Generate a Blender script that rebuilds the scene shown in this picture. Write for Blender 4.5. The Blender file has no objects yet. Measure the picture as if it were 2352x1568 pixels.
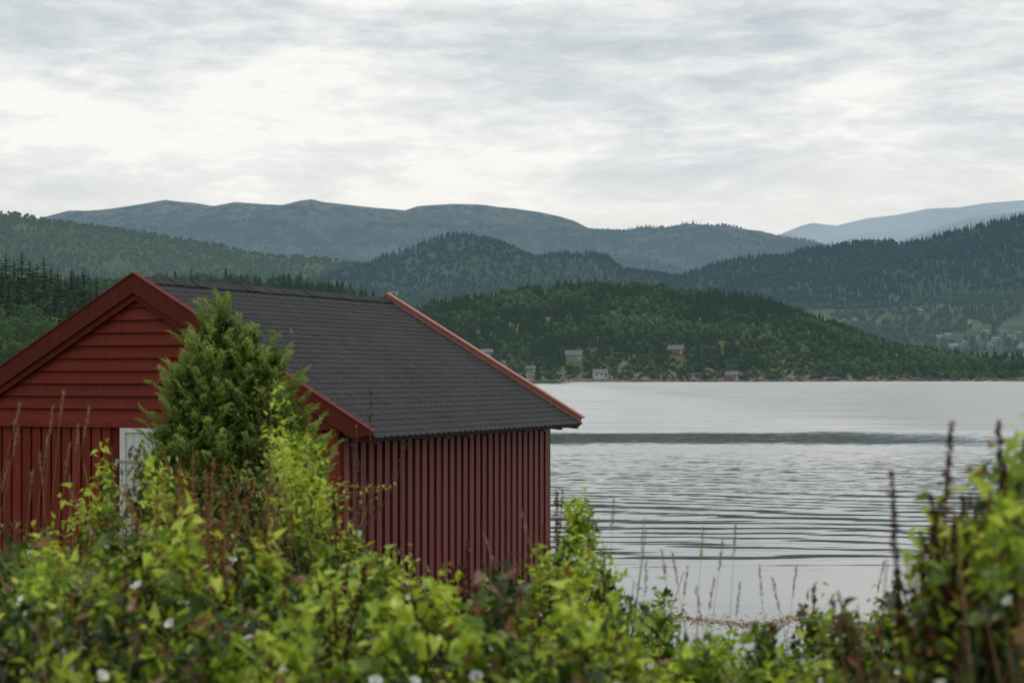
import bpy, bmesh, math, numpy as np
from mathutils import Vector
rng=np.random.default_rng(11)
F=4573.0; CX=1176.0; HY=862.0; CH=3.6
def bx(px,d): return (px-CX)/F*d
def ez(py,d): return CH+(HY-py)/F*d
sc=bpy.context.scene
COL=sc.collection

# ------------------------------------------------------------ helpers
def link(o,parent=None):
    COL.objects.link(o)
    if parent is not None: o.parent=parent
    return o
def thing(name,loc,label,category,group=None,rot=0.0):
    e=bpy.data.objects.new(name,None); e.location=loc; e.rotation_euler=(0,0,rot)
    e.empty_display_size=0.3
    e["label"]=label; e["category"]=category
    if group: e["group"]=group
    return link(e)
def tri_mesh(name,V,T,tint=None,mat=None,smooth=False):
    V=np.asarray(V,dtype=np.float32); T=np.asarray(T,dtype=np.int32)
    me=bpy.data.meshes.new(name)
    me.vertices.add(len(V)); me.vertices.foreach_set('co',V.ravel())
    n=len(T); me.loops.add(3*n); me.loops.foreach_set('vertex_index',T.ravel())
    me.polygons.add(n); me.polygons.foreach_set('loop_start',np.arange(0,3*n,3,dtype=np.int32))
    me.update(calc_edges=True)
    if tint is not None:
        a=me.attributes.new('tint','FLOAT','POINT'); a.data.foreach_set('value',np.asarray(tint,dtype=np.float32))
    me.polygons.foreach_set('use_smooth',np.full(n,smooth,dtype=bool))
    if mat: me.materials.append(mat)
    return me
def inst(PV,PT,pos,X,Y,Z,S,tint):
    N=len(pos); S=np.asarray(S,dtype=float)
    if S.ndim==1: S=np.repeat(S[:,None],3,1)
    V=(pos[:,None,:]+PV[None,:,0:1]*(X*S[:,0:1])[:,None,:]+PV[None,:,1:2]*(Y*S[:,1:2])[:,None,:]+PV[None,:,2:3]*(Z*S[:,2:3])[:,None,:])
    k=len(PV)
    T=PT[None,:,:]+(np.arange(N)*k)[:,None,None]
    return V.reshape(-1,3),T.reshape(-1,3),np.repeat(tint,k)
def merge(parts):
    Vs=[];Ts=[];ts=[];o=0
    for V,T,t in parts:
        if len(V)==0: continue
        Vs.append(V);Ts.append(T+o);ts.append(t);o+=len(V)
    return np.concatenate(Vs),np.concatenate(Ts),np.concatenate(ts)
def nrm(a): return a/np.maximum(np.linalg.norm(a,axis=-1,keepdims=True),1e-9)
def frames(tip,normal):
    Y=nrm(tip); Z=nrm(normal-(normal*Y).sum(1,keepdims=True)*Y); X=np.cross(Y,Z)
    return X,Y,Z
def vnoise(x,y,seed=0):
    xi=np.floor(x);yi=np.floor(y);fx=x-xi;fy=y-yi
    fx=fx*fx*(3-2*fx);fy=fy*fy*(3-2*fy)
    def h(a,b):
        v=np.sin(a*127.1+b*311.7+seed*74.7)*43758.5453
        return v-np.floor(v)
    return (h(xi,yi)*(1-fx)+h(xi+1,yi)*fx)*(1-fy)+(h(xi,yi+1)*(1-fx)+h(xi+1,yi+1)*fx)*fy
def fbm(x,y,seed=0,o=4):
    s=0;a=.5;tot=0
    for i in range(o):
        s=s+a*vnoise(x*2**i,y*2**i,seed+i*3);tot+=a;a*=.5
    return s/tot
class MB:
    """quad / box builder"""
    def __init__(s): s.v=[];s.f=[];s.t=[]
    def quad(s,a,b,c,d,t=.5):
        o=len(s.v); s.v+=[a,b,c,d]; s.f.append((o,o+1,o+2,o+3)); s.t+=[t]*4
    def box(s,x0,x1,y0,y1,z0,z1,t=.5):
        s.hexa([(x0,y0,z0),(x1,y0,z0),(x1,y1,z0),(x0,y1,z0),(x0,y0,z1),(x1,y0,z1),(x1,y1,z1),(x0,y1,z1)],t)
    def hexa(s,p,t=.5):
        o=len(s.v); s.v+=[tuple(q) for q in p]; s.t+=[t]*8
        for f in ((0,3,2,1),(4,5,6,7),(0,1,5,4),(1,2,6,5),(2,3,7,6),(3,0,4,7)): s.f.append(tuple(o+i for i in f))
    def poly(s,pts,t=.5):
        o=len(s.v); s.v+=[tuple(p) for p in pts]; s.f.append(tuple(range(o,o+len(pts)))); s.t+=[t]*len(pts)
    def prism(s,pts,y0,y1,t=.5):
        a=[(p[0],y0,p[1]) for p in pts]; b=[(p[0],y1,p[1]) for p in pts]
        s.poly(a,t); s.poly(b[::-1],t)
        n=len(pts)
        for i in range(n):
            j=(i+1)%n; s.quad(a[j],a[i],b[i],b[j],t)
    def mesh(s,name,mat):
        me=bpy.data.meshes.new(name); me.from_pydata(s.v,[],s.f)
        a=me.attributes.new('tint','FLOAT','POINT'); a.data.foreach_set('value',np.array(s.t,dtype=np.float32))
        me.materials.append(mat); me.update(); return me
def part(name,me,parent,loc=(0,0,0),label=None):
    o=bpy.data.objects.new(name,me); o.location=loc
    if label: o["label"]=label
    return link(o,parent)
def solo(name,me,kind=None,label=None,category=None,loc=(0,0,0),group=None):
    o=bpy.data.objects.new(name,me); o.location=loc
    if kind: o["kind"]=kind
    o["label"]=label; o["category"]=category
    if group: o["group"]=group
    return link(o)
def tubes(lines,tint,sides=4):
    parts=[]
    for k,(P,r0,r1) in enumerate(lines):
        P=np.asarray(P,float);n=len(P)
        D=np.gradient(P,axis=0);D=nrm(D)
        ref=np.array([.31,.95,.07]);A=nrm(np.cross(D,ref));B=np.cross(D,A)
        r=np.linspace(r0,r1,n)[:,None]
        ang=np.arange(sides)*2*np.pi/sides
        V=(P[:,None,:]+r[:,:,None]*(np.cos(ang)[None,:,None]*A[:,None,:]+np.sin(ang)[None,:,None]*B[:,None,:])).reshape(-1,3)
        T=[]
        for i in range(n-1):
            for j in range(sides):
                a=i*sides+j;b=i*sides+(j+1)%sides;c=a+sides;d=b+sides
                T+=[(a,b,d),(a,d,c)]
        parts.append((V,np.array(T),np.full(len(V),tint[k] if hasattr(tint,'__len__') else tint)))
    return merge(parts)

# ------------------------------------------------------------ materials
def newmat(name):
    m=bpy.data.materials.new(name); m.use_nodes=True; nt=m.node_tree; nt.nodes.clear()
    out=nt.nodes.new('ShaderNodeOutputMaterial'); 
    try: m.cycles.emission_sampling='NONE'
    except Exception: pass
    return m,nt,out
def nd(nt,t,**k):
    n=nt.nodes.new(t)
    for a,b in k.items():
        if a.startswith('i_'):
            key=a[2:]; key=int(key) if key.isdigit() else key.replace('_',' ')
            if isinstance(b,bpy.types.NodeSocket): nt.links.new(b,n.inputs[key])
            else: n.inputs[key].default_value=b
        else: setattr(n,a,b)
    return n
def ramp(nt,fac,stops,interp='LINEAR'):
    r=nt.nodes.new('ShaderNodeValToRGB'); r.color_ramp.interpolation=interp
    e=r.color_ramp.elements
    while len(e)<len(stops): e.new(.5)
    for i,(p,c) in enumerate(stops):
        e[i].position=p; e[i].color=(c[0],c[1],c[2],1)
    nt.links.new(fac,r.inputs[0]); return r.outputs[0]
def noise(nt,vec,scale,detail=4,rough=.55,dist=0.):
    n=nd(nt,'ShaderNodeTexNoise'); n.inputs['Scale'].default_value=scale; n.inputs['Detail'].default_value=detail
    n.inputs['Roughness'].default_value=rough; n.inputs['Distortion'].default_value=dist
    if vec is not None: nt.links.new(vec,n.inputs['Vector'])
    return n
def math_(nt,op,a,b=None,c=None,clamp=False):
    n=nt.nodes.new('ShaderNodeMath'); n.operation=op; n.use_clamp=clamp
    for i,v in enumerate((a,b,c)):
        if v is None: continue
        if isinstance(v,bpy.types.NodeSocket): nt.links.new(v,n.inputs[i])
        else: n.inputs[i].default_value=v
    return n.outputs[0]
def maprange(nt,v,a,b,c=0.,d=1.,smooth=True):
    n=nt.nodes.new('ShaderNodeMapRange'); 
    if smooth: n.interpolation_type='SMOOTHSTEP'
    nt.links.new(v,n.inputs[0])
    for i,x in enumerate((a,b,c,d)): n.inputs[i+1].default_value=x
    return n.outputs[0]
def mapping(nt,v,scale,rot=(0,0,0),loc=(0,0,0)):
    n=nd(nt,'ShaderNodeMapping',i_Vector=v); n.inputs['Scale'].default_value=scale; n.inputs['Rotation'].default_value=rot; n.inputs['Location'].default_value=loc
    return n.outputs[0]
def mixc(nt,fac,a,b,mode='MIX'):
    n=nt.nodes.new('ShaderNodeMix'); n.data_type='RGBA'; n.blend_type=mode
    for i,v in ((0,fac),(6,a),(7,b)):
        if isinstance(v,bpy.types.NodeSocket): nt.links.new(v,n.inputs[i])
        elif i==0: n.inputs[0].default_value=v
        else: n.inputs[i].default_value=(v[0],v[1],v[2],1)
    return n.outputs[2]
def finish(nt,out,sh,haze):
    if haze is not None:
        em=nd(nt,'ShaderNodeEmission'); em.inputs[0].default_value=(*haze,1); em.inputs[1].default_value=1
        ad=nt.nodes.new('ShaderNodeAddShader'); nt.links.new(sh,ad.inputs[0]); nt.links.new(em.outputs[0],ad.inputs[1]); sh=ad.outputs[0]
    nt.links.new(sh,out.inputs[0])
def foliage(name,stops,haze=None,transl=.3,gloss=0.0,nscale=None,rough=.45):
    m,nt,out=newmat(name)
    at=nd(nt,'ShaderNodeAttribute',attribute_name='tint')
    fac=at.outputs['Fac']
    c=ramp(nt,fac,stops)
    d=nd(nt,'ShaderNodeBsdfDiffuse',i_Color=c)
    t=nd(nt,'ShaderNodeBsdfTranslucent',i_Color=c)
    mx=nd(nt,'ShaderNodeMixShader',i_0=transl,i_1=d.outputs[0],i_2=t.outputs[0]); sh=mx.outputs[0]
    if gloss:
        gl=nd(nt,'ShaderNodeBsdfGlossy',i_Roughness=rough); 
        m2=nd(nt,'ShaderNodeMixShader',i_0=gloss,i_1=sh,i_2=gl.outputs[0]); sh=m2.outputs[0]
    finish(nt,out,sh,haze); return m
def terrainmat(name,stops,scale,haze=None,stretch=None,detail=8,rough=.6,bump=0,zrock=None):
    m,nt,out=newmat(name)
    g=nd(nt,'ShaderNodeNewGeometry')
    n=noise(nt,g.outputs['Position'],scale,detail,rough,.3)
    c=ramp(nt,n.outputs['Fac'],stops)
    if zrock:
        s=nd(nt,'ShaderNodeSeparateXYZ',i_0=g.outputs['Position'])
        n2=noise(nt,g.outputs['Position'],zrock[3],6)
        f=math_(nt,'SUBTRACT',s.outputs[2],math_(nt,'MULTIPLY',n2.outputs['Fac'],zrock[1]))
        mr=nd(nt,'ShaderNodeMapRange'); nt.links.new(f,mr.inputs[0]); mr.inputs[1].default_value=zrock[0]-abs(zrock[4]); mr.inputs[2].default_value=zrock[0]+abs(zrock[4])
        if zrock[4]<0: mr.inputs[3].default_value=0; mr.inputs[4].default_value=1
        else: mr.inputs[3].default_value=1; mr.inputs[4].default_value=0
        n3=noise(nt,g.outputs['Position'],zrock[3]*3,6)
        rc=ramp(nt,n3.outputs['Fac'],[(.35,tuple(x*.45 for x in zrock[2])),(.6,zrock[2])])
        if zrock[4]<0:
            n4=noise(nt,g.outputs['Position'],.035,8,.7)
            c=mixc(nt,math_(nt,'MULTIPLY',mr.outputs[0],maprange(nt,n4.outputs['Fac'],.52,.60)),c,rc)
        else: c=mixc(nt,mr.outputs[0],c,rc)
    d=nd(nt,'ShaderNodeBsdfDiffuse',i_Color=c)
    if bump:
        b=nd(nt,'ShaderNodeBump',i_Height=n.outputs['Fac'],i_Distance=bump); b.inputs['Strength'].default_value=.6
        nt.links.new(b.outputs[0],d.inputs['Normal'])
    finish(nt,out,d.outputs[0],haze); return m
def paint(name,c0,c1,rough=.55,streak=(6,6,.8),haze=None,spec=.4,bump=.002,var=.5):
    m,nt,out=newmat(name)
    at=nd(nt,'ShaderNodeAttribute',attribute_name='tint')
    tc=nd(nt,'ShaderNodeTexCoord')
    mp=mapping(nt,tc.outputs['Object'],streak)
    n=noise(nt,mp,2.2,7,.65)
    n2=noise(nt,tc.outputs['Object'],.9,3,.5)
    f=math_(nt,'ADD',math_(nt,'MULTIPLY',n.outputs['Fac'],.55),math_(nt,'MULTIPLY',n2.outputs['Fac'],.25))
    f=math_(nt,'ADD',f,math_(nt,'MULTIPLY',math_(nt,'SUBTRACT',at.outputs['Fac'],.5),var),clamp=True)
    c=ramp(nt,f,[(.2,c0),(.62,c1)])
    p=nd(nt,'ShaderNodeBsdfPrincipled'); nt.links.new(c,p.inputs['Base Color']); p.inputs['Roughness'].default_value=rough
    p.inputs['Specular IOR Level'].default_value=spec
    if bump:
        n3=noise(nt,mp,9,6,.7)
        b=nd(nt,'ShaderNodeBump',i_Height=n3.outputs['Fac'],i_Distance=bump*2); nt.links.new(b.outputs[0],p.inputs['Normal'])
    finish(nt,out,p.outputs[0],haze); return m

RED=paint('red_gable_paint',(.115,.018,.011),(.215,.036,.022),spec=.16,rough=.68)
RED_TRIM=paint('red_trim_paint',(.08,.015,.010),(.15,.028,.018),spec=.14,rough=.7)
RED_SIDE=paint('red_side_paint',(.095,.018,.016),(.20,.040,.036),rough=.55,spec=.3)
RED_SKYLIT=paint('skylit_red_paint',(.30,.115,.09),(.43,.19,.155),spec=.3)  # lighter red for the rear boards, sky reflection put into the colour
WHITE=paint('white_paint',(.5,.51,.51),(.70,.70,.69))
IRON=paint('grey_iron',(.25,.25,.24),(.38,.38,.36))
CONC=paint('concrete',(.10,.095,.08),(.22,.21,.19),streak=(2,2,2),rough=.9,bump=.01)
SHING=paint('asphalt_shingle',(.020,.0207,.0225),(.041,.0425,.046),rough=.8,streak=(14,14,14),spec=.15,bump=.0015,var=.22)
BARK=paint('bark',(.04,.03,.022),(.11,.085,.06),rough=.95,streak=(8,8,2))
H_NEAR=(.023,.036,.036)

# ------------------------------------------------------------ world
w=bpy.data.worlds.new("World"); sc.world=w; w.use_nodes=True; nt=w.node_tree; nt.nodes.clear()
wo=nt.nodes.new('ShaderNodeOutputWorld')
sky=nd(nt,'ShaderNodeTexSky',sky_type='NISHITA',sun_disc=False)
bg1=nd(nt,'ShaderNodeBackground',i_Color=sky.outputs[0],i_Strength=.08)
tc=nd(nt,'ShaderNodeTexCoord'); G=tc.outputs['Generated']
n1=noise(nt,mapping(nt,G,(5.2,5.2,21),(0,math.radians(-9),0),(3.6,.4,1.2)),1.15,12,.60,.4)
n2=noise(nt,mapping(nt,G,(17,17,66),(0,math.radians(9),0),(1.3,0,.2)),1.7,10,.64,.4)
n3=noise(nt,mapping(nt,G,(2.4,2.4,10),(0,0,0),(7.3,1,2.)),1.,3,.5,.2)
sp=nd(nt,'ShaderNodeSeparateXYZ',i_0=G)
f=math_(nt,'ADD',math_(nt,'ADD',math_(nt,'MULTIPLY',n1.outputs['Fac'],.60),math_(nt,'MULTIPLY',n2.outputs['Fac'],.27)),math_(nt,'MULTIPLY',n3.outputs['Fac'],.23))
c=ramp(nt,f,[(.44,(.53,.59,.63)),(.51,(.65,.695,.715)),(.56,(.77,.79,.79)),(.635,(.95,.935,.90))])
hb_=math_(nt,'ADD',sp.outputs[2],math_(nt,'MULTIPLY',math_(nt,'SUBTRACT',n2.outputs['Fac'],.5),.12))
c=mixc(nt,maprange(nt,hb_,.06,.12,.6,0),c,(.87,.84,.79))
bg2=nd(nt,'ShaderNodeBackground',i_Color=c,i_Strength=1.05)
mx=nd(nt,'ShaderNodeMixShader',i_0=.95,i_1=bg1.outputs[0],i_2=bg2.outputs[0])
nt.links.new(mx.outputs[0],wo.inputs[0])
sl=bpy.data.lights.new('sun','SUN'); sl.energy=1.5; sl.angle=math.radians(12); sl.color=(1,.94,.83)
so=bpy.data.objects.new('sun',sl); link(so)
sd=Vector((.14,-.04,.92)).normalized(); so.rotation_euler=sd.to_track_quat('Z','Y').to_euler()
sky.sun_elevation=math.asin(sd.z); sky.sun_rotation=math.atan2(sd.x,sd.y)

# ------------------------------------------------------------ camera
cd=bpy.data.cameras.new('camera'); cam=bpy.data.objects.new('camera',cd); link(cam); sc.camera=cam
cam.location=(0,0,CH); cam.rotation_euler=(math.radians(90),0,0)
cd.sensor_width=36; cd.lens=36*F/2352; cd.shift_y=(HY-784)/2352; cd.clip_start=.2; cd.clip_end=40000
cd.dof.use_dof=True; cd.dof.focus_distance=30; cd.dof.aperture_fstop=4.4
sc.view_settings.view_transform='Standard'; sc.view_settings.look='None'; sc.view_settings.exposure=0

# ------------------------------------------------------------ hills
def ico(sub,amp,seed):
    bm=bmesh.new(); bmesh.ops.create_icosphere(bm,subdivisions=sub,radius=1)
    V=np.array([v.co[:] for v in bm.verts]); T=np.array([[v.index for v in f.verts] for f in bm.faces]); bm.free()
    r=np.random.default_rng(seed); V=V*(1+amp*(r.random((len(V),1))-.5)); return V,T
def conifer_proto(levels,sides,seed,rad=.17):
    r=np.random.default_rng(seed); V=[];T=[]
    for L in range(levels):
        z0=.08+.9*(L/levels)**.95; z1=min(1.,z0+1.5/levels+.04); R=rad*(1-(L/levels)**1.15)*(.85+.3*r.random())+.012
        o=len(V)
        for i in range(sides):
            a=2*np.pi*(i+.5*(L%2))/sides+r.random()*.3; rr=R*(1.25 if i%2 else .7)*(.8+.4*r.random())
            V.append((rr*np.cos(a),rr*np.sin(a),z0-.03*r.random()-(.03 if i%2 else 0)))
        V.append((0,0,z1))
        for i in range(sides): T.append((o+i,o+(i+1)%sides,o+sides))
    return np.array(V),np.array(T)
def decid_proto(n,sub,seed,flecks=0):
    r=np.random.default_rng(seed); parts=[]
    for i in range(n):
        v,t=ico(sub,.45,seed*10+i)
        a=r.random()*6.28; zz=.28+.6*(i+.5)/n; q=.24*(1-abs(zz-.5))*r.random()**.5 if n>1 else 0
        s=(.17+.1*r.random()) if n>1 else .36
        parts.append((v*np.array([s,s,s*1.05])+np.array([q*np.cos(a)*1.2,q*np.sin(a)*1.2,zz if n>1 else .55]),t,np.zeros(len(v))))
    if flecks:
        d=nrm(r.normal(size=(flecks,3)));p=d*np.array([.37,.37,.42])*(.8+.3*r.random((flecks,1)))+np.array([0,0,.55])
        o=r.normal(size=(flecks,3,3))*.045
        parts.append(((p[:,None,:]+o).reshape(-1,3),np.arange(flecks*3).reshape(-1,3),np.zeros(flecks*3)))
    V,T,_=merge(parts); return V,T
def stamp_trees(protos,pos,height,tint,wide=1.0):
    N=len(pos); ang=rng.random(N)*6.283; ch=rng.integers(0,len(protos),N); parts=[]
    for k,(PV,PT) in enumerate(protos):
        m=ch==k; n=m.sum()
        if n==0: continue
        a=ang[m];X=np.stack([np.cos(a),np.sin(a),0*a],1);Y=np.stack([-np.sin(a),np.cos(a),0*a],1);Z=np.tile([0,0,1.],(n,1))
        h=height[m]; wv=h*wide*(.8+.4*rng.random(n))
        parts.append(inst(PV,PT,pos[m],X,Y,Z,np.stack([wv,wv,h],1),tint[m]))
    return merge(parts)
class Hill:
    def __init__(s,prof,Y0,Yc,Z0,treeh,namp,nsc,seed,back=.5,pw=1.):
        s.px=np.array([p[0] for p in prof],float);s.py=np.array([p[1] for p in prof],float)
        s.Y0,s.Yc,s.Z0,s.th,s.namp,s.nsc,s.seed,s.back,s.pw=Y0,Yc,Z0,treeh,namp,nsc,seed,back,pw
        s.X=bx(s.px,Yc); s.Z=ez(s.py,Yc)-treeh
    def h(s,X,Y):
        zc=np.interp(X,s.X,s.Z)
        zc=zc+s.th*.8*(fbm(X/s.nsc*3,X*0+s.seed,s.seed+9,3)-.5)
        t=(Y-s.Y0)/(s.Yc-s.Y0); tc=np.clip(t,0,1)**s.pw
        k=.5*tc+.5*np.sin(np.pi/2*tc); k=np.where(t>1,1-(t-1)*s.back,k); k=np.where(t<0,t*.4,k)
        nn=(fbm(X/s.nsc,Y/s.nsc,s.seed,5)-.5)*2*s.namp*np.clip(np.sin(np.pi*np.clip(t,0,1)),0,1)
        return s.Z0+(zc-s.Z0)*k+nn
    def mesh(s,name,mat,label,nx=200,ny=90):
        xs=np.linspace(s.X[0],s.X[-1],nx); ys=s.Y0+(s.Yc-s.Y0)*np.linspace(-.12,1.5,ny)
        X,Y=np.meshgrid(xs,ys); Z=s.h(X,Y)
        V=np.stack([X,Y,Z],-1).reshape(-1,3)
        i=np.arange(nx-1)[None,:]+np.arange(ny-1)[:,None]*nx
        T=np.concatenate([np.stack([i,i+1,i+nx+1],-1).reshape(-1,3),np.stack([i,i+nx+1,i+nx],-1).reshape(-1,3)])
        return solo(name,tri_mesh(name,V,T,None,mat,True),'structure',label,'hill')
    def scatter(s,n,t0=0.02,t1=1.06):
        x=rng.uniform(s.X[0],s.X[-1],n); y=s.Y0+(s.Yc-s.Y0)*rng.uniform(t0,t1,n)
        return np.stack([x,y,s.h(x,y)],1)
    def hit(s,px,py):
        ys=np.linspace(s.Y0,s.Yc*1.02,1500); xs=bx(px,ys); z=s.h(xs,ys); r=ez(py,ys)
        k=np.argmax(z>=r) if (z>=r).any() else int(np.argmin(r-z))
        return np.array([xs[k],ys[k],z[k]])
con_lo=[conifer_proto(3,5,i) for i in range(3)]
con_mid=[conifer_proto(7,8,i+10) for i in range(4)]
dec_lo=[decid_proto(1,1,i+30) for i in range(3)]
dec_mid=[decid_proto(4,1,i+40,50) for i in range(4)]
def vis(P):
    b=P[:,0]/P[:,1]; return P[np.abs(b)<.30]
def wood(name,hill,n,hrange,confrac,stops,haze,label,conp,decp,t0=.02,t1=1.06,mask=None,dark=0.0,seed=5,wide=(.9,1.),ts=.10):
    P=vis(hill.scatter(n,t0,t1))
    if mask is not None: P=P[mask(P)]
    m=fbm(P[:,0]/hill.nsc*2.2,P[:,1]/hill.nsc*2.2,seed,3)
    con=(m+rng.normal(0,.07,len(P)))<confrac
    H=rng.uniform(hrange[0],hrange[1],len(P)); parts=[]
    ti=np.clip(.18*rng.random(len(P))+.14,0,1)
    if con.any(): parts.append(stamp_trees(conp,P[con]-[0,0,.5],H[con]*1.12,ti[con],wide[0]))
    if (~con).any():
        t2=np.clip(.38+1.0*(m[~con]-.5)+rng.normal(0,ts,(~con).sum()),.2,1)
        parts.append(stamp_trees(decp,P[~con]-[0,0,.8],H[~con]*.85,t2,wide[1]))
    V,T,t=merge(parts)
    mat=foliage(name+'_leaves',stops,haze,.15)
    return solo(name,tri_mesh(name,V,T,t,mat),'stuff',label,'forest')
hA=Hill([(1500,640),(1700,585),(1780,543),(1800,533),(1840,517),(1865,511),(1890,514),(1920,517),(1990,500),(2060,492),(2130,478),(2200,475),(2260,465),(2352,458),(2480,450),(2700,470)],9500,12000,-20,0,60,1500,3)
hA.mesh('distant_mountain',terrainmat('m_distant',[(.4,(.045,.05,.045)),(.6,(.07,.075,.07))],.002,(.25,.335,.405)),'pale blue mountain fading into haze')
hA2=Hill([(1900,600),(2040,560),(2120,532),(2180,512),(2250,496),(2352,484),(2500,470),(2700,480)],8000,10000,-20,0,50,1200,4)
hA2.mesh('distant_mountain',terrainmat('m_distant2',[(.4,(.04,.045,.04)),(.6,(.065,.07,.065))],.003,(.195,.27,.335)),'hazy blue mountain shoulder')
hB=Hill([(-300,560),(-100,530),(60,500),(110,487),(160,473),(200,475),(260,470),(330,458),(380,449),(430,455),(490,463),(540,455),(600,460),(650,460),(690,450),(715,447),(740,453),(800,460),(870,468),(930,472),(960,463),(1040,458),(1100,460),(1180,468),(1240,478),(1290,488),(1320,498),(1350,513),(1400,517),(1480,519),(1540,514),(1560,508),(1600,512),(1680,520),(1760,535),(1820,545),(1850,555),(1900,580),(2000,620),(2200,680)],4300,6000,20,12,130,480,8)
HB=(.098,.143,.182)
fB=[(0,(.010,.016,.016)),(.5,(.018,.028,.021)),(1,(.034,.042,.03))]
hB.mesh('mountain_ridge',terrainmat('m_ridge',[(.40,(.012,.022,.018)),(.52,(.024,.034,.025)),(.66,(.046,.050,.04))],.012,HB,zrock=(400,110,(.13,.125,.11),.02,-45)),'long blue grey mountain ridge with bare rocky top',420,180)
wood('mountain_forest',hB,22000,(6,10),.52,fB,HB,'hazy forest covering the long mountain ridge',con_lo,dec_lo,mask=lambda P:(P[:,2]<370+90*fbm(P[:,0]/200,P[:,1]/200,2)),ts=.14)
hB2=Hill([(1000,640),(1150,600),(1300,596),(1380,592),(1430,585),(1500,590),(1560,612),(1650,640),(1800,680)],3900,4300,20,8,20,300,12)
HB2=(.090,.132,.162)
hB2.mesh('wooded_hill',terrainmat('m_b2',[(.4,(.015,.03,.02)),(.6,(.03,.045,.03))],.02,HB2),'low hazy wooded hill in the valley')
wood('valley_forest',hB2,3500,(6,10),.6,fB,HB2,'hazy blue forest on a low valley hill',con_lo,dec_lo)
hC=Hill([(-500,440),(-100,470),(0,478),(60,486),(130,497),(200,508),(280,518),(350,530),(420,541),(500,552),(560,566),(640,577),(720,583),(800,592),(850,600),(900,625),(1000,660),(1150,720)],2500,3500,20,9,70,350,17)
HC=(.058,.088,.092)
gstops=[(.38,(.018,.032,.016)),(.55,(.030,.043,.022)),(.7,(.050,.058,.034))]
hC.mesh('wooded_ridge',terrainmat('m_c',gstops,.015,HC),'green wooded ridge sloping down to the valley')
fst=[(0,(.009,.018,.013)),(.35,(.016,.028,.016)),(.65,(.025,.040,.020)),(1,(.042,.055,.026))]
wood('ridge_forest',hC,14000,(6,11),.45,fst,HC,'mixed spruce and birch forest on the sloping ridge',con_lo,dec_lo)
hD=Hill([(500,700),(700,640),(800,606),(850,597),(900,578),(950,560),(990,541),(1030,531),(1080,531),(1130,540),(1180,560),(1230,580),(1260,575),(1300,570),(1360,572),(1395,580),(1415,600),(1430,610),(1480,612),(1540,620),(1600,632),(1700,655),(1900,700)],2050,2600,12,7,40,260,23)
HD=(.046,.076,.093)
fD=[(0,(.008,.014,.012)),(.4,(.012,.021,.015)),(1,(.024,.033,.021))]
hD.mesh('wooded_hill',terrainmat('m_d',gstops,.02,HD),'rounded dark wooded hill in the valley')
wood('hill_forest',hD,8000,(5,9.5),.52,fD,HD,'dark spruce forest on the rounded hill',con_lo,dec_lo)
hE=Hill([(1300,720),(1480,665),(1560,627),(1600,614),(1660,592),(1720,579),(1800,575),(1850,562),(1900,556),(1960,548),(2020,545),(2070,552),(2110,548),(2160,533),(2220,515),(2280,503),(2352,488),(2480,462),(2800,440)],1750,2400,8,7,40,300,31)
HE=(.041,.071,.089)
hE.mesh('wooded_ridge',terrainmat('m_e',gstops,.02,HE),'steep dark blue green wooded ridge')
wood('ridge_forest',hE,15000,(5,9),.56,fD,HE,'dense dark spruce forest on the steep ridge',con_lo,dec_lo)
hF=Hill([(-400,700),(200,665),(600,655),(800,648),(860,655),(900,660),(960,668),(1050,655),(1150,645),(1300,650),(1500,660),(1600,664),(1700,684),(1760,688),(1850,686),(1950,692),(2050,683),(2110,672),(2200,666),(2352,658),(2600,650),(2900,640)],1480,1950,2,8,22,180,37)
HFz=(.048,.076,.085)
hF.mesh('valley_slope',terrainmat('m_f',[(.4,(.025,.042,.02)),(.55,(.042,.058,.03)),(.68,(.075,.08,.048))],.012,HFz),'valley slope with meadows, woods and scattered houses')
settle=[(2190,799,7,'w'),(2158,777,5,'w'),(2262,766,6,'g'),(2287,782,6,'w'),(2306,765,5,'g'),(2324,777,6,'w'),(2340,768,5,'r'),(2243,780,6,'g'),(2213,789,5,'g'),(905,680,8,'r'),(2348,797,7,'w'),(2112,716,5,'g'),(2272,797,6,'g'),(2176,772,5,'g'),(2230,742,5,'w')]
setP=[hF.hit(a,b) for a,b,_,_ in settle]
def mF(P):
    k=fbm(P[:,0]/90,P[:,1]/90,77,3)>.30
    k&=~((P[:,0]>bx(2170,1650))&(P[:,1]<1690)&(fbm(P[:,0]/22,P[:,1]/22,78,2)>.5))
    for q in setP: k&=~((np.abs(P[:,0]-q[0])<4)&(P[:,1]<q[1]+6)&(P[:,1]>q[1]-20))
    return k
wood('valley_forest',hF,12000,(5,9),.42,[(0,(.010,.018,.014)),(.35,(.018,.031,.018)),(.65,(.028,.045,.022)),(1,(.046,.06,.03))],HFz,'patchy woods and tree belts on the valley slope',con_lo,dec_mid[:2]+dec_lo,mask=mF)
# --- promontory across the water
hG=Hill([(700,880),(850,790),(900,745),(950,708),(1000,694),(1050,679),(1100,672),(1160,664),(1230,652),(1300,642),(1370,640),(1450,646),(1500,650),(1560,658),(1620,662),(1680,668),(1750,680),(1830,705),(1900,730),(1960,755),(2020,775),(2080,790),(2150,800),(2230,806),(2352,806),(2600,800),(2900,800)],1250,1520,-.6,8,12,95,41,pw=.95)
gm=terrainmat('m_g',[(.36,(.022,.04,.015)),(.5,(.05,.065,.025)),(.62,(.10,.105,.045)),(.72,(.14,.125,.085))],.05,H_NEAR,zrock=(2.2,8,(.13,.115,.095),.06,1.2))
hG.mesh('wooded_promontory',gm,'forested promontory with a low rocky shoreline',420,160)
shoreH=[(1378,866,9,'b'),(1681,871,8,'rb'),(1553,812,10,'r'),(1318,826,11,'g'),(1219,852,6,'d'),(1118,815,7,'w'),(1163,836,4,'w')]
shP=[hG.hit(a,b) for a,b,_,_ in shoreH]
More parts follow.
